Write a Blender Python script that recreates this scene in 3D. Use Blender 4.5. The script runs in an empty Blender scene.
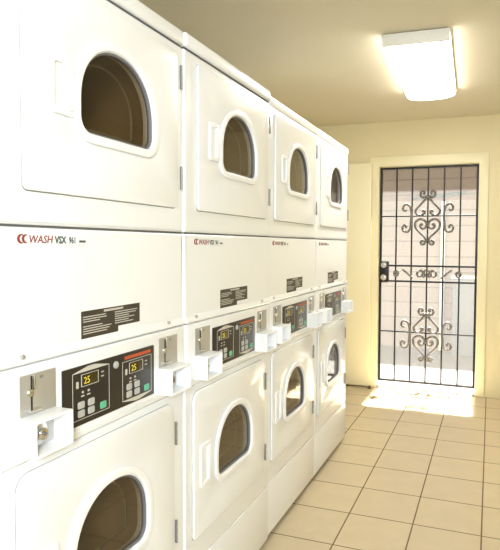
import bpy, bmesh, math, random
from mathutils import Vector, Matrix
random.seed(7)
PI = math.pi
SC = bpy.context.scene
COL = SC.collection

# ------------------------------------------------------------------ materials
def mat(name, col, rough=.5, metal=0.0, coat=0.0, noise=0.0, nscale=8.0, bump=0.0, bscale=60.0, spec=.5):
    m = bpy.data.materials.new(name); m.use_nodes = True
    nt = m.node_tree; b = nt.nodes['Principled BSDF']
    b.inputs['Base Color'].default_value = (*col, 1)
    b.inputs['Roughness'].default_value = rough
    b.inputs['Metallic'].default_value = metal
    b.inputs['Coat Weight'].default_value = coat
    b.inputs['Coat Roughness'].default_value = .08
    b.inputs['Specular IOR Level'].default_value = spec
    tc = nt.nodes.new('ShaderNodeTexCoord')
    if noise > 0:
        n = nt.nodes.new('ShaderNodeTexNoise'); n.inputs['Scale'].default_value = nscale
        n.inputs['Detail'].default_value = 5
        nt.links.new(tc.outputs['Object'], n.inputs['Vector'])
        r = nt.nodes.new('ShaderNodeMix'); r.data_type = 'RGBA'
        r.inputs[6].default_value = (*[c * (1 - noise) for c in col], 1)
        r.inputs[7].default_value = (*[min(1, c * (1 + noise)) for c in col], 1)
        nt.links.new(n.outputs['Fac'], r.inputs[0])
        nt.links.new(r.outputs[2], b.inputs['Base Color'])
    if bump > 0:
        n = nt.nodes.new('ShaderNodeTexNoise'); n.inputs['Scale'].default_value = bscale
        n.inputs['Detail'].default_value = 3
        nt.links.new(tc.outputs['Object'], n.inputs['Vector'])
        bp = nt.nodes.new('ShaderNodeBump'); bp.inputs['Strength'].default_value = bump
        bp.inputs['Distance'].default_value = .004
        nt.links.new(n.outputs['Fac'], bp.inputs['Height'])
        nt.links.new(bp.outputs['Normal'], b.inputs['Normal'])
    return m

def emit(name, col, s):
    m = bpy.data.materials.new(name); m.use_nodes = True
    b = m.node_tree.nodes['Principled BSDF']
    b.inputs['Base Color'].default_value = (*[c * .5 for c in col], 1)
    b.inputs['Emission Color'].default_value = (*col, 1)
    b.inputs['Emission Strength'].default_value = s
    return m

def glassy(name, tint, gloss=.05, rough=.02, diff=0.0, dcol=(.8, .8, .8)):
    m = bpy.data.materials.new(name); m.use_nodes = True
    nt = m.node_tree; nt.nodes.clear()
    out = nt.nodes.new('ShaderNodeOutputMaterial')
    tr = nt.nodes.new('ShaderNodeBsdfTransparent'); tr.inputs[0].default_value = (*tint, 1)
    gl = nt.nodes.new('ShaderNodeBsdfGlossy'); gl.inputs['Roughness'].default_value = rough
    lw = nt.nodes.new('ShaderNodeLayerWeight'); lw.inputs['Blend'].default_value = .5
    fr = nt.nodes.new('ShaderNodeMath'); fr.operation = 'POWER'; fr.inputs[1].default_value = 4
    nt.links.new(lw.outputs['Facing'], fr.inputs[0])
    mx = nt.nodes.new('ShaderNodeMixShader')
    ad = nt.nodes.new('ShaderNodeMath'); ad.operation = 'ADD'; ad.use_clamp = True
    ad.inputs[1].default_value = gloss or 0
    nt.links.new(fr.outputs[0], ad.inputs[0]); nt.links.new(ad.outputs[0], mx.inputs[0])
    last = tr.outputs[0]
    if diff > 0:
        df = nt.nodes.new('ShaderNodeBsdfDiffuse'); df.inputs[0].default_value = (*dcol, 1)
        tl = nt.nodes.new('ShaderNodeBsdfTranslucent'); tl.inputs[0].default_value = (*dcol, 1)
        ms = nt.nodes.new('ShaderNodeMixShader'); ms.inputs[0].default_value = .5
        nt.links.new(df.outputs[0], ms.inputs[1]); nt.links.new(tl.outputs[0], ms.inputs[2])
        m2 = nt.nodes.new('ShaderNodeMixShader'); m2.inputs[0].default_value = diff
        nt.links.new(tr.outputs[0], m2.inputs[1]); nt.links.new(ms.outputs[0], m2.inputs[2])
        last = m2.outputs[0]
    if gloss is None: nt.links.new(last, out.inputs[0]); return m
    nt.links.new(last, mx.inputs[1]); nt.links.new(gl.outputs[0], mx.inputs[2])
    nt.links.new(mx.outputs[0], out.inputs[0])
    return m

M = {}
M['enamel'] = mat('white_enamel', (.84, .86, .885), .32, coat=.6, bump=.012, bscale=25)
M['molded'] = mat('white_moulded_plastic', (.87, .885, .91), .32, coat=.1)
M['gasket'] = mat('pale_grey_gasket', (.30, .30, .28), .8)
M['seam'] = mat('painted_seam_shade', (.10, .10, .10), .8)  # near-black tone stands in for shade in seams and toe gap
M['steel'] = mat('brushed_steel', (.50, .49, .46), .42, metal=.55, noise=.06, nscale=30)
M['chrome'] = mat('polished_chrome', (.78, .78, .77), .15, metal=1)
M['drum'] = mat('galvanised_drum', (.33, .265, .19), .45, metal=.3, noise=.12, nscale=6)
M['rubber'] = mat('grey_rubber', (.16, .16, .17), .55)
M['black'] = mat('black_panel', (.022, .018, .015), .30, noise=.1)
M['darkprint'] = mat('dark_brown_label', (.045, .036, .026), .5)
M['print'] = mat('pale_print', (.55, .53, .47), .6)
M['keyw'] = mat('pale_key', (.45, .45, .43), .45)
M['keyg'] = mat('green_key', (.12, .46, .28), .45)
M['redprint'] = mat('red_orange_print', (.50, .09, .035), .5)
M['logored'] = mat('logo_red', (.26, .045, .04), .5)
M['logogrey'] = mat('logo_dark_grey', (.06, .085, .08), .5)
M['display'] = mat('amber_display_window', (.05, .035, .008), .25)
M['digits'] = emit('amber_digits', (.75, .60, .06), .35)
M['grey_hinge'] = mat('hinge_steel', (.30, .30, .29), .4, metal=.5)
M['wall'] = mat('cream_wall_paint', (.70, .625, .395), .55, noise=.02, nscale=3, bump=.06, bscale=120)
M['ceil'] = mat('ceiling_paint', (.66, .61, .475), .75, noise=.02, nscale=2, bump=.08, bscale=90)
M['trim'] = mat('cream_gloss_trim', (.76, .70, .47), .38)
M['iron'] = mat('black_iron', (.02, .018, .018), .42, metal=.4)
M['scroll'] = mat('grey_brown_iron_scroll', (.19, .178, .17), .45, metal=.3)
M['threshold'] = mat('aluminium_threshold', (.55, .53, .48), .4, metal=.5)
M['fixture'] = mat('white_light_housing', (.80, .79, .74), .45)
M['concrete'] = mat('pale_concrete', (.09, .088, .084), .85, noise=.08, nscale=4, bump=.2, bscale=40)
M['brown'] = mat('brown_rubber_stop', (.10, .05, .03), .6)
M['pipe'] = mat('white_painted_pipe', (.80, .79, .76), .5)
M['teal'] = mat('dark_teal_rail', (.03, .06, .06), .5)
M['bluegrey'] = mat('blue_grey_cabinet', (.12, .14, .17), .6)
M['glass'] = glassy('dryer_door_glass', (.72, .66, .56), .05, .03)
M['screen'] = glassy('door_insect_screen', (1, 1, 1), None, .4, diff=.10, dcol=(.62, .61, .60))
M['tube'] = emit('fluorescent_diffuser', (1.0, .96, .86), 10.5)

# tiled floor
TX, TY, TS = .2592, 2.2903, .3037
def tile_mat():
    m = mat('beige_floor_tiles', (.6, .5, .35), .3); nt = m.node_tree; b = nt.nodes['Principled BSDF']
    tc = nt.nodes.new('ShaderNodeTexCoord'); mp = nt.nodes.new('ShaderNodeMapping')
    mp.inputs['Location'].default_value = (-TX + TS * 20 + .0, -TY + TS * 20, 0)
    nt.links.new(tc.outputs['Object'], mp.inputs['Vector'])
    br = nt.nodes.new('ShaderNodeTexBrick'); br.offset = 0; br.squash = 1
    br.inputs['Scale'].default_value = 1; br.inputs['Brick Width'].default_value = TS
    br.inputs['Row Height'].default_value = TS; br.inputs['Mortar Size'].default_value = .0034
    br.inputs['Mortar Smooth'].default_value = .15; br.inputs['Bias'].default_value = 0
    br.inputs['Color1'].default_value = (.615, .51, .345, 1); br.inputs['Color2'].default_value = (.64, .535, .36, 1)
    br.inputs['Mortar'].default_value = (.17, .115, .06, 1)
    nt.links.new(mp.outputs[0], br.inputs['Vector'])
    n = nt.nodes.new('ShaderNodeTexNoise'); n.inputs['Scale'].default_value = 9; n.inputs['Detail'].default_value = 6
    nt.links.new(tc.outputs['Object'], n.inputs['Vector'])
    mx = nt.nodes.new('ShaderNodeMix'); mx.data_type = 'RGBA'; mx.blend_type = 'MULTIPLY'
    rp = nt.nodes.new('ShaderNodeValToRGB')
    rp.color_ramp.elements[0].color = (.945, .94, .93, 1); rp.color_ramp.elements[1].color = (1, 1, 1, 1)
    rp.color_ramp.elements[0].position = .35; rp.color_ramp.elements[1].position = .65
    nt.links.new(n.outputs['Fac'], rp.inputs[0])
    mx.inputs[0].default_value = 1
    nt.links.new(br.outputs['Color'], mx.inputs[6]); nt.links.new(rp.outputs[0], mx.inputs[7])
    nt.links.new(mx.outputs[2], b.inputs['Base Color'])
    ma = nt.nodes.new('ShaderNodeMath'); ma.operation = 'MULTIPLY_ADD'
    ma.inputs[1].default_value = .5; ma.inputs[2].default_value = .34
    nt.links.new(br.outputs['Fac'], ma.inputs[0]); nt.links.new(ma.outputs[0], b.inputs['Roughness'])
    bp = nt.nodes.new('ShaderNodeBump'); bp.invert = True; bp.inputs['Strength'].default_value = .5
    bp.inputs['Distance'].default_value = .002
    nt.links.new(br.outputs['Fac'], bp.inputs['Height']); nt.links.new(bp.outputs[0], b.inputs['Normal'])
    return m
M['tile'] = tile_mat()

def block_mat():
    m = mat('painted_block_wall', (.5, .45, .4), .85); nt = m.node_tree; b = nt.nodes['Principled BSDF']
    tc = nt.nodes.new('ShaderNodeTexCoord'); sp = nt.nodes.new('ShaderNodeSeparateXYZ'); cb = nt.nodes.new('ShaderNodeCombineXYZ')
    nt.links.new(tc.outputs['Object'], sp.inputs[0])
    sh = nt.nodes.new('ShaderNodeMath'); sh.inputs[1].default_value = 14.0; nt.links.new(sp.outputs['X'], sh.inputs[0]); nt.links.new(sh.outputs[0], cb.inputs['X']); nt.links.new(sp.outputs['Z'], cb.inputs['Y'])
    br = nt.nodes.new('ShaderNodeTexBrick'); br.offset = 0
    br.inputs['Scale'].default_value = 1; br.inputs['Brick Width'].default_value = 60.0
    br.inputs['Row Height'].default_value = .195; br.inputs['Mortar Size'].default_value = .008
    br.inputs['Color1'].default_value = (.23, .20, .182, 1); br.inputs['Color2'].default_value = (.25, .217, .197, 1)
    br.inputs['Mortar'].default_value = (.16, .137, .122, 1)
    nt.links.new(cb.outputs[0], br.inputs['Vector'])
    # the top courses are multiplied to a darker taupe
    gt = nt.nodes.new('ShaderNodeMath'); gt.operation = 'GREATER_THAN'; gt.inputs[1].default_value = 1.875
    nt.links.new(sp.outputs['Z'], gt.inputs[0])
    mx = nt.nodes.new('ShaderNodeMix'); mx.data_type = 'RGBA'; mx.blend_type = 'MULTIPLY'
    mx.inputs[7].default_value = (.72, .64, .60, 1)
    nt.links.new(gt.outputs[0], mx.inputs[0]); nt.links.new(br.outputs['Color'], mx.inputs[6])
    nt.links.new(mx.outputs[2], b.inputs['Base Color'])
    bp = nt.nodes.new('ShaderNodeBump'); bp.invert = True; bp.inputs['Strength'].default_value = .6
    bp.inputs['Distance'].default_value = .01
    nt.links.new(br.outputs['Fac'], bp.inputs['Height']); nt.links.new(bp.outputs[0], b.inputs['Normal'])
    return m
M['block'] = block_mat()

# ------------------------------------------------------------------ geometry helpers
class G:
    """collects shapes (coordinates x out of the machine face, y along it, z up) into one mesh"""
    def __init__(s): s.bm = bmesh.new()
    def box(s, x0, x1, y0, y1, z0, z1, bev=0, seg=2):
        t = bmesh.new(); bmesh.ops.create_cube(t, size=1)
        for v in t.verts:
            v.co = Vector(((x0 + x1) / 2 + v.co.x * (x1 - x0), (y0 + y1) / 2 + v.co.y * (y1 - y0), (z0 + z1) / 2 + v.co.z * (z1 - z0)))
        if bev: bmesh.ops.bevel(t, geom=t.edges[:], offset=bev, segments=seg, affect='EDGES', profile=.5)
        s._add(t); return s
    def _add(s, t, mtx=None):
        me = bpy.data.meshes.new('t'); t.to_mesh(me); t.free()
        if mtx: me.transform(mtx)
        s.bm.from_mesh(me); bpy.data.meshes.remove(me)
    def plate(s, loops, x0, x1, bev=0, res=2, axis='X'):
        """outline(s) in the face plane (first the outside, then holes) pulled from x0 to x1"""
        cu = bpy.data.curves.new('t', 'CURVE'); cu.dimensions = '2D'; cu.fill_mode = 'BOTH'
        cu.extrude = max(0, abs(x1 - x0) / 2 - bev); cu.bevel_depth = bev; cu.bevel_resolution = res; cu.offset = -bev
        for lp in loops:
            sp = cu.splines.new('POLY'); sp.points.add(len(lp) - 1)
            for p, (a, b) in zip(sp.points, lp): p.co = (a, b, 0, 1)
            sp.use_cyclic_u = True
        o = bpy.data.objects.new('t', cu); COL.objects.link(o)
        bpy.context.view_layer.update()
        me = bpy.data.meshes.new_from_object(o.evaluated_get(bpy.context.evaluated_depsgraph_get()))
        c = (x0 + x1) / 2
        if axis == 'X': mt = Matrix(((0, 0, 1, c), (1, 0, 0, 0), (0, 1, 0, 0), (0, 0, 0, 1)))
        else: mt = Matrix(((1, 0, 0, 0), (0, 0, -1, c), (0, 1, 0, 0), (0, 0, 0, 1)))   # outline in XZ, thickness along Y
        me.transform(mt); s.bm.from_mesh(me)
        bpy.data.meshes.remove(me); bpy.data.objects.remove(o); bpy.data.curves.remove(cu); return s
    def cyl(s, p0, p1, r, seg=24, r2=None, cap=True, bev=0):
        p0, p1 = Vector(p0), Vector(p1); d = p1 - p0
        t = bmesh.new(); bmesh.ops.create_cone(t, cap_ends=cap, segments=seg, radius1=r, radius2=r if r2 is None else r2, depth=d.length)
        if bev: bmesh.ops.bevel(t, geom=[e for e in t.edges if abs(e.verts[0].co.z - e.verts[1].co.z) < 1e-6], offset=bev, segments=2, affect='EDGES')
        s._add(t, Matrix.Translation((p0 + p1) / 2) @ d.to_track_quat('Z', 'Y').to_matrix().to_4x4()); return s
    def ring(s, c, R, r, seg=48, sr=8):
        vs = []
        for i in range(seg):
            a = 2 * PI * i / seg
            vs.append([s.bm.verts.new((c[0] + r * math.cos(2 * PI * j / sr), c[1] + (R + r * math.sin(2 * PI * j / sr)) * math.cos(a), c[2] + (R + r * math.sin(2 * PI * j / sr)) * math.sin(a))) for j in range(sr)])
        for i in range(seg):
            for j in range(sr):
                s.bm.faces.new((vs[i][j], vs[(i + 1) % seg][j], vs[(i + 1) % seg][(j + 1) % sr], vs[i][(j + 1) % sr]))
        return s
    def tube(s, pts, r, sr=8):
        pts = [Vector(p) for p in pts]; rings = []
        for i, p in enumerate(pts):
            d = (pts[min(i + 1, len(pts) - 1)] - pts[max(i - 1, 0)]).normalized()
            n = Vector((0, 1, 0)); b = d.cross(n)
            if b.length < 1e-3: n = Vector((1, 0, 0)); b = d.cross(n)
            b.normalize(); n = b.cross(d).normalized()
            rings.append([s.bm.verts.new(p + r * (math.cos(2 * PI * j / sr) * b + math.sin(2 * PI * j / sr) * n)) for j in range(sr)])
        for i in range(len(pts) - 1):
            for j in range(sr):
                s.bm.faces.new((rings[i][j], rings[i + 1][j], rings[i + 1][(j + 1) % sr], rings[i][(j + 1) % sr]))
        s.bm.faces.new(rings[0]); s.bm.faces.new(rings[-1][::-1]); return s
    def poly(s, pts, x):
        s.bm.faces.new([s.bm.verts.new((x, a, b)) for a, b in pts]); return s
    def build(s, name, m, parent=None, loc=None, angle=35):
        bmesh.ops.remove_doubles(s.bm, verts=s.bm.verts[:], dist=1e-6); bmesh.ops.recalc_face_normals(s.bm, faces=s.bm.faces[:])
        me = bpy.data.meshes.new(name); s.bm.to_mesh(me); s.bm.free()
        me.polygons.foreach_set('use_smooth', [True] * len(me.polygons)); me.set_sharp_from_angle(angle=math.radians(angle))
        me.materials.append(M[m]); o = bpy.data.objects.new(name, me); COL.objects.link(o)
        if parent: o.parent = parent
        if loc: o.location = loc
        return o

def rrect(y0, y1, z0, z1, r, n=6, r4=None):
    rs = r4 or (r, r, r, r); out = []       # corners: bottom-left, bottom-right, top-right, top-left
    for (cy, cz, a0), q in zip(((y0, z0, PI), (y1, z0, 1.5 * PI), (y1, z1, 0), (y0, z1, .5 * PI)), rs):
        sy = 1 if cy == y0 else -1; sz = 1 if cz == z0 else -1
        if q <= 0: out.append((cy, cz)); continue
        for i in range(n + 1):
            a = a0 + .5 * PI * i / n
            out.append((cy + sy * q + q * math.cos(a), cz + sz * q + q * math.sin(a)))
    return out
def arch(uc, hw, z0, z1, rb=.034, off=0.0):
    """tombstone window outline: round top, small bottom corners"""
    hw += off; z0 -= off; z1 += off; rb += off; zc = z1 - hw * 1.0; out = []
    for i in range(7):
        a = PI + .5 * PI * i / 6; out.append((uc - hw + rb + rb * math.cos(a), z0 + rb + rb * math.sin(a)))
    for i in range(7):
        a = 1.5 * PI + .5 * PI * i / 6; out.append((uc + hw - rb + rb * math.cos(a), z0 + rb + rb * math.sin(a)))
    for i in range(29):
        a = PI * i / 28; e = 2 / 2.15; c, s_ = math.cos(a), math.sin(a)
        out.append((uc + hw * math.copysign(abs(c) ** e, c), zc + hw * 1.0 * abs(s_) ** e))
    return out
def circ(cy, cz, r, n=48): return [(cy + r * math.cos(2 * PI * i / n), cz + r * math.sin(2 * PI * i / n)) for i in range(n)]

def text(body, size, y, z, x, m, name, parent, sx=1.0, shear=0.0, ext=.0002, bold=0.0, align='LEFT'):
    cu = bpy.data.curves.new('t', 'FONT'); cu.body = body; cu.size = size; cu.extrude = ext; cu.shear = shear; cu.offset = bold
    cu.resolution_u = 2; cu.align_x = align
    o = bpy.data.objects.new('t', cu); COL.objects.link(o); bpy.context.view_layer.update()
    me = bpy.data.meshes.new_from_object(o.evaluated_get(bpy.context.evaluated_depsgraph_get()))
    me.transform(Matrix(((0, 0, 1, x), (sx, 0, 0, y), (0, 1, 0, z), (0, 0, 0, 1))))
    bpy.data.objects.remove(o); bpy.data.curves.remove(cu)
    me.name = name; me.materials.clear(); me.materials.append(M[m])
    q = bpy.data.objects.new(name, me); COL.objects.link(q); q.parent = parent; return q

def empty(name, loc):
    o = bpy.data.objects.new(name, None); o.empty_display_size = .1; COL.objects.link(o); o.location = loc; return o
def tag(o, label=None, cat=None, group=None, kind=None):
    for k, v in (('label', label), ('category', cat), ('group', group), ('kind', kind)):
        if v: o[k] = v
    return o
def copy_tree(o, parent=None):
    c = o.copy(); COL.objects.link(c); c.parent = parent
    for ch in list(o.children): copy_tree(ch, c)
    return c

# ------------------------------------------------------------------ camera
CAM = dict(yaw=.3467, pitch=-.0436, roll=.0065, f=555.6566, px=290.0222, py=269.7093, cx=.8807, h=1.30)
def camera():
    y, p, ro = CAM['yaw'], CAM['pitch'], CAM['roll']
    fw = Vector((-math.sin(y) * math.cos(p), math.cos(y) * math.cos(p), math.sin(p)))
    r = Vector((math.cos(y), math.sin(y), 0)); u = r.cross(fw)
    r2 = math.cos(ro) * r + math.sin(ro) * u; u2 = math.cos(ro) * u - math.sin(ro) * r
    cd = bpy.data.cameras.new('camera'); cd.sensor_fit = 'HORIZONTAL'; cd.sensor_width = 36
    cd.lens = CAM['f'] / 500 * 36; cd.shift_x = (250 - CAM['px']) / 500; cd.shift_y = (CAM['py'] - 275) / 500
    cd.clip_start = .02; cd.clip_end = 200
    o = bpy.data.objects.new('camera', cd); COL.objects.link(o)
    o.matrix_world = Matrix(((r2.x, u2.x, -fw.x, CAM['cx']), (r2.y, u2.y, -fw.y, 0), (r2.z, u2.z, -fw.z, CAM['h']), (0, 0, 0, 1)))
    SC.camera = o
camera()

# ------------------------------------------------------------------ the room
XL, XR, YB, YD, HH = -1.12, 2.35, -1.9, 5.05, 2.417
DX0, DX1, DZ1 = -.087, .772, 2.015        # doorway
WT = .15                                   # wall thickness
def struct(o): o['kind'] = 'structure'; return o
struct(G().box(XL - .1, XR + .1, YB - .1, YD + WT, -.08, 0).build('floor', 'tile'))
struct(G().box(XL - .1, XR + .1, YB - .1, YD + WT, HH, HH + .1).build('ceiling', 'ceil'))
struct(G().box(XL - .1, XL, YB, YD + WT, 0, HH).build('wall_left', 'wall'))
struct(G().box(XR, XR + .1, YB, YD + WT, 0, HH).build('wall_right', 'wall'))
struct(G().box(XL - .1, XR + .1, YB - .1, YB, 0, HH).build('wall_back', 'wall'))
struct(G().plate([[(XL, 0), (DX0 - .03, 0), (DX0 - .03, DZ1 + .03), (DX1 + .03, DZ1 + .03), (DX1 + .03, 0), (XR, 0), (XR, HH), (XL, HH)]], YD, YD + WT, axis='Y').build('wall_front', 'wall'))
# door lining and casing
struct(G().plate([[(DX0 - .032, 0), (DX0, 0), (DX0, DZ1), (DX1, DZ1), (DX1, 0), (DX1 + .032, 0), (DX1 + .032, DZ1 + .032), (DX0 - .032, DZ1 + .032)]], YD - .004, YD + WT + .004, axis='Y').build('trim_1', 'trim'))
struct(G().plate([[(DX0 - .085, 0), (DX0 - .006, 0), (DX0 - .006, DZ1 + .008), (DX1 + .006, DZ1 + .008), (DX1 + .006, 0), (DX1 + .078, 0), (DX1 + .078, DZ1 + .09), (DX0 - .085, DZ1 + .09)]], YD - .014, YD - .0005, bev=.003, axis='Y').build('trim_2', 'trim'))
struct(G().box(DX0, DX1, YD - .01, YD + WT, 0.0005, .018, bev=.004).build('trim_3', 'threshold'))

# open wooden entry door folded back against the wall
door2 = struct(empty('door_2', (-.145, YD - .045, 0)))
G().box(-.84, 0, -.022, .022, .018, 2.045, bev=.004).build('door_leaf', 'trim', door2)
for z in (.25, 1.05, 1.82):
    G().cyl((.003, .026, z), (.003, .026, z + .09), .005, 12).build('hinge', 'trim', door2)
tag(door2, 'cream painted entry door leaf folded open against the wall beside the machines', 'door')
tag(G().cyl((-.135, YD - .086, 0), (-.135, YD - .086, .028), .016, 20, r2=.009, bev=.002).build('door_stop', 'brown'),
    'small dark brown rubber door stop on the tiles at the open door leaf', 'door stop')

# ------------------------------------------------------------------ security door
SD = struct(empty('door_1', (DX0, YD + .055, .02)))
tag(SD, 'black iron security door with scrollwork in the end wall doorway', 'door')
W_, H_ = DX1 - DX0, DZ1 - .02 - .004
z0f = .035
def fr(x0, x1, z0, z1, y=.011): return G().box(x0, x1, -y, y, z0, z1, bev=.002, seg=1)
G().plate([[(.003, z0f), (W_ - .003, z0f), (W_ - .003, H_), (.003, H_)], [(.021, z0f + .018), (W_ - .021, z0f + .018), (W_ - .021, H_ - .016), (.021, H_ - .016)]], -.013, .013, bev=.002, axis='Y').build('frame', 'iron', SD)
RZ = [.499, .962, 1.103, 1.552]      # rail heights over the door bottom
cell = (W_ - .024) / 6
for i in range(1, 6):
    x = .012 + cell * i
    G().box(x - .0065, x + .0065, -.0065, .0065, z0f + .01, H_ - .01, bev=.0015, seg=1).build('vertical_bar', 'iron', SD)
for z, t in zip(RZ, (.006, .009, .009, .006)):
    G().box(.012, W_ - .012, -.0095, .0095, z - t, z + t, bev=.0015, seg=1).build('cross_bar', 'iron', SD)
lk = G().box(.004, .088, -.024, .020, RZ[1] - .012, RZ[2] + .040, bev=.004).build('lock_box', 'iron', SD)
for z in (RZ[1] + .032, RZ[2] + .004):
    g = G(); g.cyl((.046, -.024, z), (.046, -.040, z), .027, 28, bev=.004); g.cyl((.046, -.040, z), (.046, -.056, z), .016, 24, bev=.004)
    g.build('knob', 'chrome', lk)
pad = G().plate([[(.014, z0f + .01), (W_ - .014, z0f + .01), (W_ - .014, H_ - .01), (.014, H_ - .01)]], .014, .0155, axis='Y').build('insect_screen', 'screen', SD)

def spiral(cx, cz, r0, a0, turns, ccw=1, n=22, shrink=.35):
    return [(cx + (r0 * (1 - (1 - shrink) * i / n)) * math.cos(a0 + ccw * turns * 2 * PI * i / n),
             cz + (r0 * (1 - (1 - shrink) * i / n)) * math.sin(a0 + ccw * turns * 2 * PI * i / n)) for i in range(n + 1)]
U = .001365                                # metres per pixel of the ornament as measured
def mir(p, s): return [(s * a, b) for a, b in p]
def orn(path, x, z, s=1, up=1, r=.0105, name='scroll'):
    pts = [(x + s * a * U, -.016, z + up * b * U) for a, b in path]
    G().tube(pts, r, 8).build(name, 'scroll', SD)
def smooth(ps, n=5):
    out = []
    for i in range(len(ps) - 1):
        p0 = ps[max(i - 1, 0)]; p1 = ps[i]; p2 = ps[i + 1]; p3 = ps[min(i + 2, len(ps) - 1)]
        for k in range(n):
            t = k / n
            out.append(tuple(.5 * ((2 * p1[j]) + (-p0[j] + p2[j]) * t + (2 * p0[j] - 5 * p1[j] + 4 * p2[j] - p3[j]) * t * t + (-p0[j] + 3 * p1[j] - 3 * p2[j] + p3[j]) * t ** 3) for j in (0, 1)))
    out.append(ps[-1]); return out
heart = smooth([(30, 140), (20, 152), (32, 165), (46, 152), (44, 130), (28, 120), (10, 128), (4, 120), (30, 92), (55, 65), (75, 42), (78, 25), (64, 8), (42, 5), (24, 14), (16, 26), (26, 36), (36, 26)])
lobe = smooth([(30, -62), (40, -52), (46, -68), (32, -84), (12, -74), (6, -52), (20, -30), (48, -22), (72, -35), (80, -58), (70, -86), (44, -114), (22, -134), (10, -156), (18, -182), (34, -186), (42, -172), (32, -160), (24, -170)])
side = smooth([(-26, 42), (-34, 55), (-48, 46), (-48, 28), (-34, 14), (-16, 18), (-4, 38)][::1] if False else [(-34, 36), (-44, 44), (-52, 32), (-40, 16), (-22, 24), (-16, 48), (-30, 74), (-54, 70), (-66, 50), (-60, 30)])
sidearc_u = smooth([(-38, 52), (-28, 44), (-24, 56), (-36, 68), (-56, 62), (-62, 42), (-48, 24), (-26, 30)][::-1])
c_up = smooth([(-34, 42), (-44, 34), (-56, 44), (-56, 62), (-40, 78), (-18, 68), (-6, 44), (-2, 14), (-2, -14), (-6, -50)])
c_dn = smooth([(-2, -14), (-4, -44), (-10, -84), (-28, -104), (-52, -98), (-60, -76), (-48, -60), (-34, -68), (-38, -80)])
for zc, up in ((RZ[0], 1), (RZ[3], 1)):
    xc = .012 + cell * 3
    for s in (1, -1):
        orn(heart, xc, zc, s); orn(lobe, xc, zc, s)
        xb = xc - s * cell
        orn(c_up, xb, zc, s); orn(c_dn, xb, zc, s)
# little scrolls between the two middle rails
zm = (RZ[1] + RZ[2]) / 2
for s, xc in ((1, .012 + cell * 3),):
    for sg in (1, -1):
        orn(smooth([(70, 14), (56, 22), (46, 6), (56, -14), (74, -16), (84, 0), (76, 12)]), xc - .03 * sg, zm, sg, r=.010)
        orn(smooth([(8, 26), (18, 8), (10, -10), (24, -24)]), xc, zm, sg, r=.009)
        orn([(88, -26), (112, -10), (136, 10), (158, 28)], xc, zm, sg, r=.008)
        orn(smooth([(196, 16), (186, 4), (192, -14), (208, -14), (212, 4), (202, 16)]), xc, zm, sg, r=.010)

# ------------------------------------------------------------------ ceiling light
LX0, LX1, LY0, LY1 = .300, .640, 2.98, 4.14
def ceiling_light(loc, label):
    r = empty('ceiling_light', loc)
    tag(r, label, 'ceiling light')
    w, l = LX1 - LX0, LY1 - LY0
    g = G().box(-w / 2 + .01, w / 2 - .01, -l / 2 + .01, l / 2 - .01, -.02, 0, bev=.003); g.build('housing', 'fixture', r)
    for s in (-1, 1): G().box(s * w / 2 - .004, s * w / 2 + .004, -l / 2 + .012, l / 2 - .012, -.020, -.002, bev=.001).build('glow_shield', 'fixture', r)  # opaque lips added to keep diffuser glow off the ceiling
    for s in (-1, 1):
        G().box(-w / 2 - .002, w / 2 + .002, s * l / 2 - .011, s * l / 2 + .011, -.066 if s < 0 else -.030, -.004, bev=.004).build('end_cap', 'fixture', r)
    pr = [(-w / 2 + .004, -.012), (-w / 2 + .006, -.045)]
    for i in range(1, 12):
        t = i / 12; pr.append((-w / 2 + .006 + (w - .012) * t, -.045 - .024 * math.sin(PI * t) ** .5))
    pr += [(w / 2 - .006, -.045), (w / 2 - .004, -.012)]
    G().plate([pr], -l / 2 + .012, l / 2 - .012, axis='Y').build('diffuser', 'tube', r)
    return r
ceiling_light(((LX0 + LX1) / 2, (LY0 + LY1) / 2, HH), 'lit white fluorescent wraparound fixture on the cream ceiling near the doorway').rotation_euler.z = math.radians(1.8)

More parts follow.
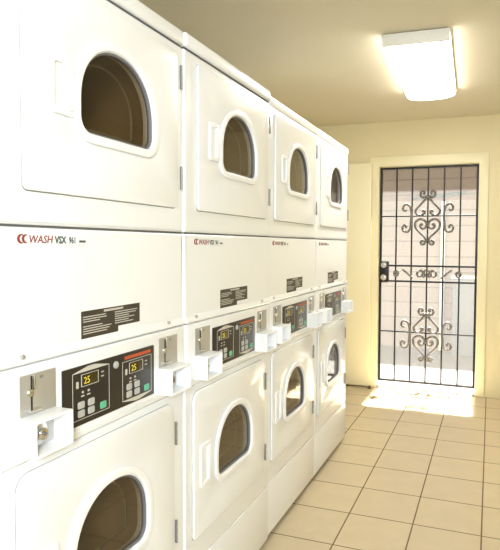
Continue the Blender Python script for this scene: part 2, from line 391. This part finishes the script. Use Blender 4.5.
# ------------------------------------------------------------------ stacked dryer
W = .6917; Y0 = .7979; DEEP = -.70
def door_unit(root, u0, u1, z0, z1, wc, hw, wz0, wz1, hu, hz0, hz1, hinge_u, hinges, rads, name):
    win = arch(wc, hw, wz0, wz1)
    g = G(); g.plate([rrect(u0, u1, z0, z1, 0, r4=rads), arch(wc, hw, wz0, wz1, off=.003)], -.006, .0034, bev=.0022)
    d = g.build('door', 'enamel', root)
    # dark gasket line seen round the door
    G().plate([rrect(u0 - .0006, u1 + .0006, z0 - .0022, z1 + .0006, 0, r4=rads), arch(wc, hw, wz0, wz1, off=.03)], -.0115, -.0052).build('door_gasket', 'gasket', d)
    # moulded window surround
    g = G(); g.plate([arch(wc, hw, wz0, wz1, off=.024), arch(wc, hw, wz0, wz1, off=.003)], .003, .0125, bev=.0045, res=4)
    g.plate([arch(wc, hw, wz0, wz1, off=.004), arch(wc, hw, wz0, wz1, off=.0015)], -.026, .0075)
    g.build('window_surround', 'molded', d)
    G().plate([arch(wc, hw, wz0, wz1, off=.001), arch(wc, hw, wz0, wz1, off=-.0035)], -.010, .003, bev=.001).build('window_seal', 'rubber', d)
    G().plate([arch(wc, hw, wz0, wz1, off=-.002)], -.008, -.004).build('window_glass', 'glass', d)
    G().plate([arch(wc, hw, wz0, wz1, off=-.020), arch(wc, hw, wz0, wz1, off=-.0245)], -.050, -.046, bev=.001).build('reflection_rim', 'steel', d)  # added rim, its arcs stand in for reflections in the glass
    # pull handle: raised rim round a finger pocket
    g = G(); g.plate([rrect(hu, hu + .072, hz0, hz1, .010), rrect(hu + .013, hu + .050, hz0 + .014, hz1 - .014, .008)], .003, .0095, bev=.0025)
    g.box(.003, .013, hu + .048, hu + .068, hz0 + .012, hz1 - .012, bev=.004)
    g.build('handle', 'molded', d)
    for hz in hinges:
        g = G().box(.000, .0075, hinge_u - .0024, hinge_u + .0018, hz, hz + .07, bev=.001, seg=1)
        g.cyl((.006, hinge_u, hz), (.006, hinge_u, hz + .022), .0026, 12); g.cyl((.006, hinge_u, hz + .026), (.006, hinge_u, hz + .048), .0026, 12); g.cyl((.006, hinge_u, hz + .052), (.006, hinge_u, hz + .07), .0026, 12)
        g.build('hinge', 'grey_hinge', d)
    return d

def drum(root, uc, zc, R=.235):
    g = G(); g.cyl((-.05, uc, zc), (-.62, uc, zc), R, 48, cap=False)
    g.cyl((-.619, uc, zc), (-.62, uc, zc), R, 48)
    g.ring((-.05, uc, zc), R, .012); g.ring((-.30, uc, zc), R - .004, .006); g.ring((-.60, uc, zc), R * .55, .006)
    for k in range(3):
        a = PI * .3 + k * 2 * PI / 3
        c, s_ = math.cos(a), math.sin(a)
        g.tube([(-.07, uc + (R - .02) * c, zc + (R - .02) * s_), (-.60, uc + (R - .02) * c, zc + (R - .02) * s_)], .026, 10)
    return g.build('drum', 'drum', root)

def make_machine():
    R = empty('stacked_dryer', (0, Y0, 0))
    e = .0015; u0, u1 = e, W - e
    # lower cabinet
    g = G(); uc, zc = W / 2, .60
    g.plate([rrect(u0, u1, .2645, .8515, .004), circ(.342, .600, .178)], -.030, -.006, bev=.005, res=3)
    for a in (u0 + .0015, u1 - .0165): g.box(DEEP, -.026, a, a + .015, .034, .852)
    g.box(DEEP, DEEP + .015, u0 + .002, u1 - .002, .034, .852); g.box(DEEP, -.026, u0 + .002, u1 - .002, .845, .852)
    g.build('lower_cabinet', 'enamel', R)
    g = G().box(-.030, -.0055, u0, u1, .032, .2625, bev=.004, seg=3); g.build('kick_panel', 'enamel', R)
    G().box(DEEP + .05, -.055, .03, W - .03, 0, .036).build('plinth', 'seam', R)  # its near-black colour paints in the shadow line under the machine
    G().box(DEEP + .02, -.027, .02, W - .02, .034, .037).build('floor_pan', 'seam', R)
    drum(R, .342, .595, .225)
    door_unit(R, .043, .624, .352, .831, .339, .140, .500, .710, .076, .510, .652, .632, (.40, .70), (.012, .012, .030, .034), 'lower')
    # control console
    g = G().plate([rrect(u0, u1, .8545, 1.0530, .006)], -.030, .0, bev=.006, res=3)
    for a in (u0 + .0015, u1 - .0165): g.box(DEEP, -.026, a, a + .015, .853, 1.34)
    g.box(DEEP, DEEP + .015, u0 + .002, u1 - .002, .853, 1.34)
    co = g.build('control_console', 'enamel', R)
    # thin ridge under the panel, as on the photograph
    G().box(-.004, .0035, .16, .53, .869, .874, bev=.0015).build('console_ridge', 'enamel', co)
    pu0, pu1, pz0, pz1 = .168, .520, .884, 1.021
    cp = G().plate([rrect(pu0, pu1, pz0, pz1, .003)], -.001, .0030, bev=.0008).build('control_panel', 'black', R)
    x = .0034
    def frame(a0, a1, b0, b1, t=.0013, peak=None):
        G().plate([[(a0, b0), (a1, b0), (a1, b1), (a0, b1)], [(a0 + t, b0 + t), (a1 - t, b0 + t), (a1 - t, b1 - t), (a0 + t, b1 - t)]], .0026, .0036).build('panel_border', 'print', cp)
    def half(a0, left):
        a1 = a0 + .128; b0, b1 = pz0 + .013, pz1 - (.014 if left else .022)
        frame(a0, a1, b0, b1)
        am = (a0 + a1) / 2
        if left: G().plate([[(a0, b1), (a1, b1), (am + .012, b1 + .010), (am - .012, b1 + .010)]], .0026, .0038).build('panel_crest', 'print', cp)
        else:
            G().plate([[(a0, b0), (am - .01, b0 - .009), (am + .01, b0 - .009), (a1, b0)]], .0026, .0038).build('panel_crest', 'print', cp)
            G().plate([rrect(a0 + .010, a1 - .004, b1 + .005, b1 + .013, .001)], .0026, .0038).build('warning_strip', 'redprint', cp)
        d = G().plate([rrect(a0 + .030, a0 + .086, b1 - .034, b1 - .008, .002)], .0026, .0042, bev=.0006).build('display', 'display', cp)
        G().plate([rrect(a0 + .0285, a0 + .0875, b1 - .0355, b1 - .0065, .002), rrect(a0 + .0295, a0 + .0865, b1 - .0345, b1 - .0075, .002)], .0026, .0044).build('panel_border', 'print', cp)
        text('25', .023, a0 + .036, b1 - .0295, .0045, 'digits', 'display_digits', cp, sx=.95)
        for q, w in ((.098, .010),):
            for k in range(2): G().plate([rrect(a0 + q, a0 + q + w, b1 - .016 - .010 * k, b1 - .013 - .010 * k, .001)], .0026, .0036).build('indicator_mark', 'print', cp)
        G().plate([rrect(a0 + .012, a0 + .020, b1 - .036, b1 - .020, .003)], .0026, .0036).build('indicator_mark', 'print', cp)
        for k in (0, 1):
            G().plate([rrect(a0 + .030 + .020 * k, a0 + .037 + .020 * k, b1 - .050, b1 - .045, .002)], .0026, .0036).build('indicator_mark', 'print', cp)
            G().plate([rrect(a0 + .028 + .020 * k, a0 + .039 + .020 * k, b1 - .058, b1 - .055, .001)], .0026, .0036).build('indicator_mark', 'print', cp)
        for i in range(2):
            for j in range(2):
                ka, kb = a0 + .016 + .034 * i, b0 + .006 + .0195 * j
                b = G().plate([rrect(ka, ka + .022, kb, kb + .0165, .004)], .0026, .0055, bev=.0012).build('button', 'keyw', cp)
                G
        G().plate([rrect(a0 + .093, a0 + .115, b0 + .006, b0 + .023, .003)], .0026, .0055, bev=.0012).build('start_button', 'keyg', cp)
    half(pu0 + .030, True); half(pu0 + .030 + .128 + .052, False)
    bu = pu0 + .030 + .128 + .024
    G().cyl((.002, bu, pz1 - .022), (.0085, bu, pz1 - .022), .0092, 20, bev=.002).build('round_button', 'keyw', cp)
    # coin slides and their boxes
    for s0 in (.052, .547):
        sl = G().plate([rrect(s0, s0 + .098, .948, 1.034, .003)], -.002, .0015, bev=.0006).build('coin_plate', 'steel', R)
        cx = s0 + .030
        g = G().plate([rrect(cx - .0022, cx + .0022, .962, 1.030, .001)], .0013, .0022); g.build('coin_slit', 'black', sl)
        g = G(); g.cyl((.001, cx - .005, .996), (.007, cx - .005, .996), .0075, 20, bev=.001); g.box(.001, .006, cx + .003, cx + .008, 1.000, 1.030, bev=.001)
        g.build('coin_latch', 'chrome', sl)
        G().box(.0, .012, cx - .012, cx + .018, .957, .962, bev=.001).build('coin_lip', 'chrome', sl)
        G().plate([rrect(s0 + .052, s0 + .062, 1.020, 1.026, .001)], .0013, .0018).build('engraved_mark', 'grey_hinge', sl)
        b0, b1, z0_, z1_, dp = s0 - .010, s0 + .096, .874, .9495, .050
        t = .006
        g = G()
        g.plate([rrect(b0, b1, z0_, z1_, .004), rrect(b0 + t, b1 - t, z0_ + t, z1_ - t, .003)], -.004, dp, bev=.0018)
        bx = g.build('coin_box', 'molded', R)
        G().plate([rrect(b0 + t, b1 - t, z0_ + t, z1_ - t, .002)], -.001, .002).build('box_back_plate', 'steel', bx)
        g = G(); lc = (b0 + b1) / 2 - .004; lz = (z0_ + z1_) / 2 - .002
        g.cyl((.001, lc, lz), (.010, lc, lz), .026, 28, bev=.002); g.cyl((.010, lc, lz), (.026, lc, lz), .0125, 24, bev=.003); g.box(.010, .016, lc - .022, lc + .004, lz - .016, lz - .010, bev=.002)
        g.build('coin_lock', 'chrome', bx)
        G().cyl((.0255, lc, lz), (.0268, lc, lz), .0048, 16).build('key_hole', 'rubber', bx)
    # service panel over the console with its sloping lower lip
    g = G().plate([rrect(u0, u1, 1.070, 1.3345, .005)], -.030, -.006, bev=.008, res=3)
    v = [(-.0062, 1.082), (-.0058, 1.0785), (.003, 1.0615), (.001, 1.0565), (-.03, 1.0565), (-.03, 1.082)]
    a = [g.bm.verts.new((p[0], u0 + .003, p[1])) for p in v]; b = [g.bm.verts.new((p[0], u1 - .003, p[1])) for p in v]
    g.bm.faces.new(a); g.bm.faces.new(b[::-1])
    for i in range(len(v)): g.bm.faces.new((a[i], a[(i + 1) % 6], b[(i + 1) % 6], b[i]))
    sp = g.build('service_panel', 'enamel', R)
    for u in (.062, W - .090):
        G().cyl((-.004, u, 1.071), (.0035, u, 1.073), .0052, 16, bev=.0012).build('screw', 'steel', sp)
    # logo and model text
    lg = sp
    xx = -.0055
    text('WASH', .0235, .086, 1.3015, xx, 'logored', 'logo_lettering', lg, sx=.98, shear=.18, bold=.0003)
    g = G()
    for k, (cc, rr) in enumerate(((.068, .0105), (.079, .0098))):
        arc = [(xx, cc + rr * math.cos(a), 1.3100 + rr * math.sin(a) * .95) for a in [PI * (.38 + 1.22 * i / 14) for i in range(15)]]
        arc2 = [(xx, cc + .0035 + rr * .72 * math.cos(a), 1.3100 + rr * .70 * math.sin(a)) for a in [PI * (.42 + 1.14 * i / 14) for i in range(15)]]
        pts = [(p[1], p[2]) for p in arc] + [(p[1], p[2]) for p in arc2[::-1]]
        g.plate([pts], xx - .0003, xx + .0003)
    g.build('logo_emblem', 'logored', lg)
    text('VSX', .0215, .160, 1.3015, xx, 'logogrey', 'model_lettering', lg, sx=.86, bold=.0007)
    text('961', .0205, .202, 1.3015, xx, 'logogrey', 'model_lettering', lg, sx=.74, bold=.0004)
    G().plate([rrect(.235, .256, 1.3035, 1.3085, .0005)], xx - .0003, xx + .0003).build('model_mark', 'logogrey', lg)
    G().plate([rrect(.168, .256, 1.2968, 1.2976, 0)], xx - .0003, xx + .0002).build('logo_underline', 'print', lg)
    # instruction label
    l0, l1, q0, q1 = .239, .466, 1.0755, 1.144
    lb = G().plate([[(l0, q0 + .004), (l0 + .135, q0 + .004), (l0 + .135, q0 + .018), (l1, q0 + .018), (l1, q1), (l0, q1)]], -.0064, -.0056)
    lb.build('instruction_label', 'darkprint', sp); lb = sp.children[-1] if False else [c for c in sp.children if c.name.startswith('instruction_label')][0]
    # pale foot of the sticker
    G().plate([rrect(l0 + .137, l1, q0 + .006, q0 + .017, 0)], -.0064, -.0056).build('label_foot', 'molded', lb)
    g = G(); rr = random.Random(3)
    g.plate([rrect(l0 + .08, l0 + .155, q1 - .0085, q1 - .0035, 0)], -.0058, -.0052)
    for cI, (a, b) in enumerate(((l0 + .006, l0 + .108), (l0 + .122, l1 - .006))):
        z = q1 - .013
        while z > (q0 + .009 if cI == 0 else q0 + .023):
            if rr.random() > .18: g.plate([rrect(a, a + (b - a) * rr.uniform(.55, 1), z - .0022, z, 0)], -.0058, -.0052)
            z -= .0056
    g.build('label_print', 'print', lb)
    # upper cabinet
    g = G(); g.plate([rrect(u0, u1, 1.338, 1.893, .005), circ(.376, 1.650, .178)], -.030, -.006, bev=.008, res=3)
    for a in (u0 + .0015, u1 - .0165): g.box(DEEP, -.026, a, a + .015, 1.34, 1.896)
    g.box(DEEP, DEEP + .015, u0 + .002, u1 - .002, 1.34, 1.896); g.box(DEEP, -.026, u0 + .002, u1 - .002, 1.335, 1.341)
    g.build('upper_cabinet', 'enamel', R)
    drum(R, .360, 1.650, .225)
    door_unit(R, .071, .648, 1.409, 1.868, .372, .142, 1.556, 1.764, .137, 1.578, 1.702, .665, (1.464, 1.762), (.014, .014, .016, .016), 'upper')
    G().box(DEEP, .0, u0, u1, 1.8985, 1.943, bev=.011, seg=4).build('top_cap', 'enamel', R)
    # dark strips standing in for shade in the joints between panels
    for z in (.2632, .853, 1.0543, 1.3362, 1.8958): G().box(DEEP + .02, -.0105, .006, W - .006, z - .0035, z + .0035).build('panel_joint', 'seam', R)
    return R

proto = make_machine()
GR = 'white stacked coin laundry dryers in the row along the left wall'
labels = ['white stacked coin dryer nearest the viewer, cut off by the left edge of the photo',
          'second stacked coin dryer from the viewer, white, directly right of the nearest one',
          'third stacked coin dryer from the viewer, top cap a step lower than the second',
          'last stacked coin dryer of the row, closest to the barred security door']
offs = [(0, 0, 0), (.005, 0, .001), (-.004, 0, -.010), (-.004, 0, -.010)]
for i in range(4):
    o = proto if i == 0 else copy_tree(proto)
    o.location = (offs[i][0], Y0 + i * W, 0)
    tag(o, labels[i], 'dryer', GR)
    for c in o.children:
        if c.name.startswith('top_cap'): c.location.z = offs[i][2]

# ------------------------------------------------------------------ outside the door
struct(G().box(-6, 8, YD + WT + .001, 7.2, -.10, -.01).build('ground_outside', 'concrete'))
struct(G().box(-6, 8, 7.2, 7.35, -.10, 2.9).build('wall_outside', 'block'))
tag(G().tube([(.315, 7.15, .0), (.315, 7.15, 1.86)], .028, 14).build('drain_pipe', 'pipe'),
    'thin white vertical pipe on the block wall outside the barred door', 'pipe')
g = G().tube([(-.06, 7.08, 1.895), (.60, 7.08, 1.955)], .020, 10)
g.cyl((.08, 7.2, 1.908), (.08, 7.08, 1.908), .010, 10).cyl((.48, 7.2, 1.944), (.48, 7.08, 1.944), .010, 10)
tag(g.build('hand_rail', 'teal'), 'dark teal horizontal rod on the wall seen through the top of the barred door', 'rod')
ut = empty('utility_cabinet', (.72, 7.02, 0))
tag(ut, 'blue grey utility cabinet against the outside wall, behind the lower right bars', 'cabinet')
G().box(-.26, .40, -.14, .17, -.01, .92, bev=.01).build('body', 'bluegrey', ut)
G().box(-.23, .37, -.152, -.138, .06, .86, bev=.004).build('cabinet_door', 'bluegrey', ut)
G().box(-.28, .42, -.16, .175, .92, .95, bev=.004).build('lid', 'pipe', ut)

# ------------------------------------------------------------------ light
def area(name, loc, size, power, col, rot):
    l = bpy.data.lights.new(name, 'AREA'); l.shape = 'RECTANGLE'; l.size, l.size_y = size; l.energy = power; l.color = col
    o = bpy.data.objects.new(name, l); COL.objects.link(o); o.location = loc; o.rotation_euler = rot; return o
sun = bpy.data.lights.new('sun', 'SUN'); sun.energy = 30; sun.angle = .035; sun.color = (1, .97, .92)
so = bpy.data.objects.new('sun', sun); COL.objects.link(so); so.location = (0, 12, 12)
so.rotation_euler = (Vector((0.0, math.cos(math.radians(69)), math.sin(math.radians(69))))).to_track_quat('Z', 'Y').to_euler()
w = bpy.data.worlds.new('world'); SC.world = w; w.use_nodes = True
bg = w.node_tree.nodes['Background']; bg.inputs[0].default_value = (.80, .88, 1, 1); bg.inputs[1].default_value = .35
# the photographer's flash, just over and behind the camera
area('camera_flash', (1.45, -1.1, 1.70), (.5, .5), 45, (.86, .93, 1), (Vector((1.45, -1.1, 1.70)) - Vector((0, 1.8, .95))).to_track_quat('Z', 'Y').to_euler())

vs = SC.view_settings; SC.display_settings.display_device = 'sRGB'
vs.view_transform = 'Standard'; vs.look = 'None'; vs.exposure = 1.08; vs.gamma = 1; vs.use_curve_mapping = False
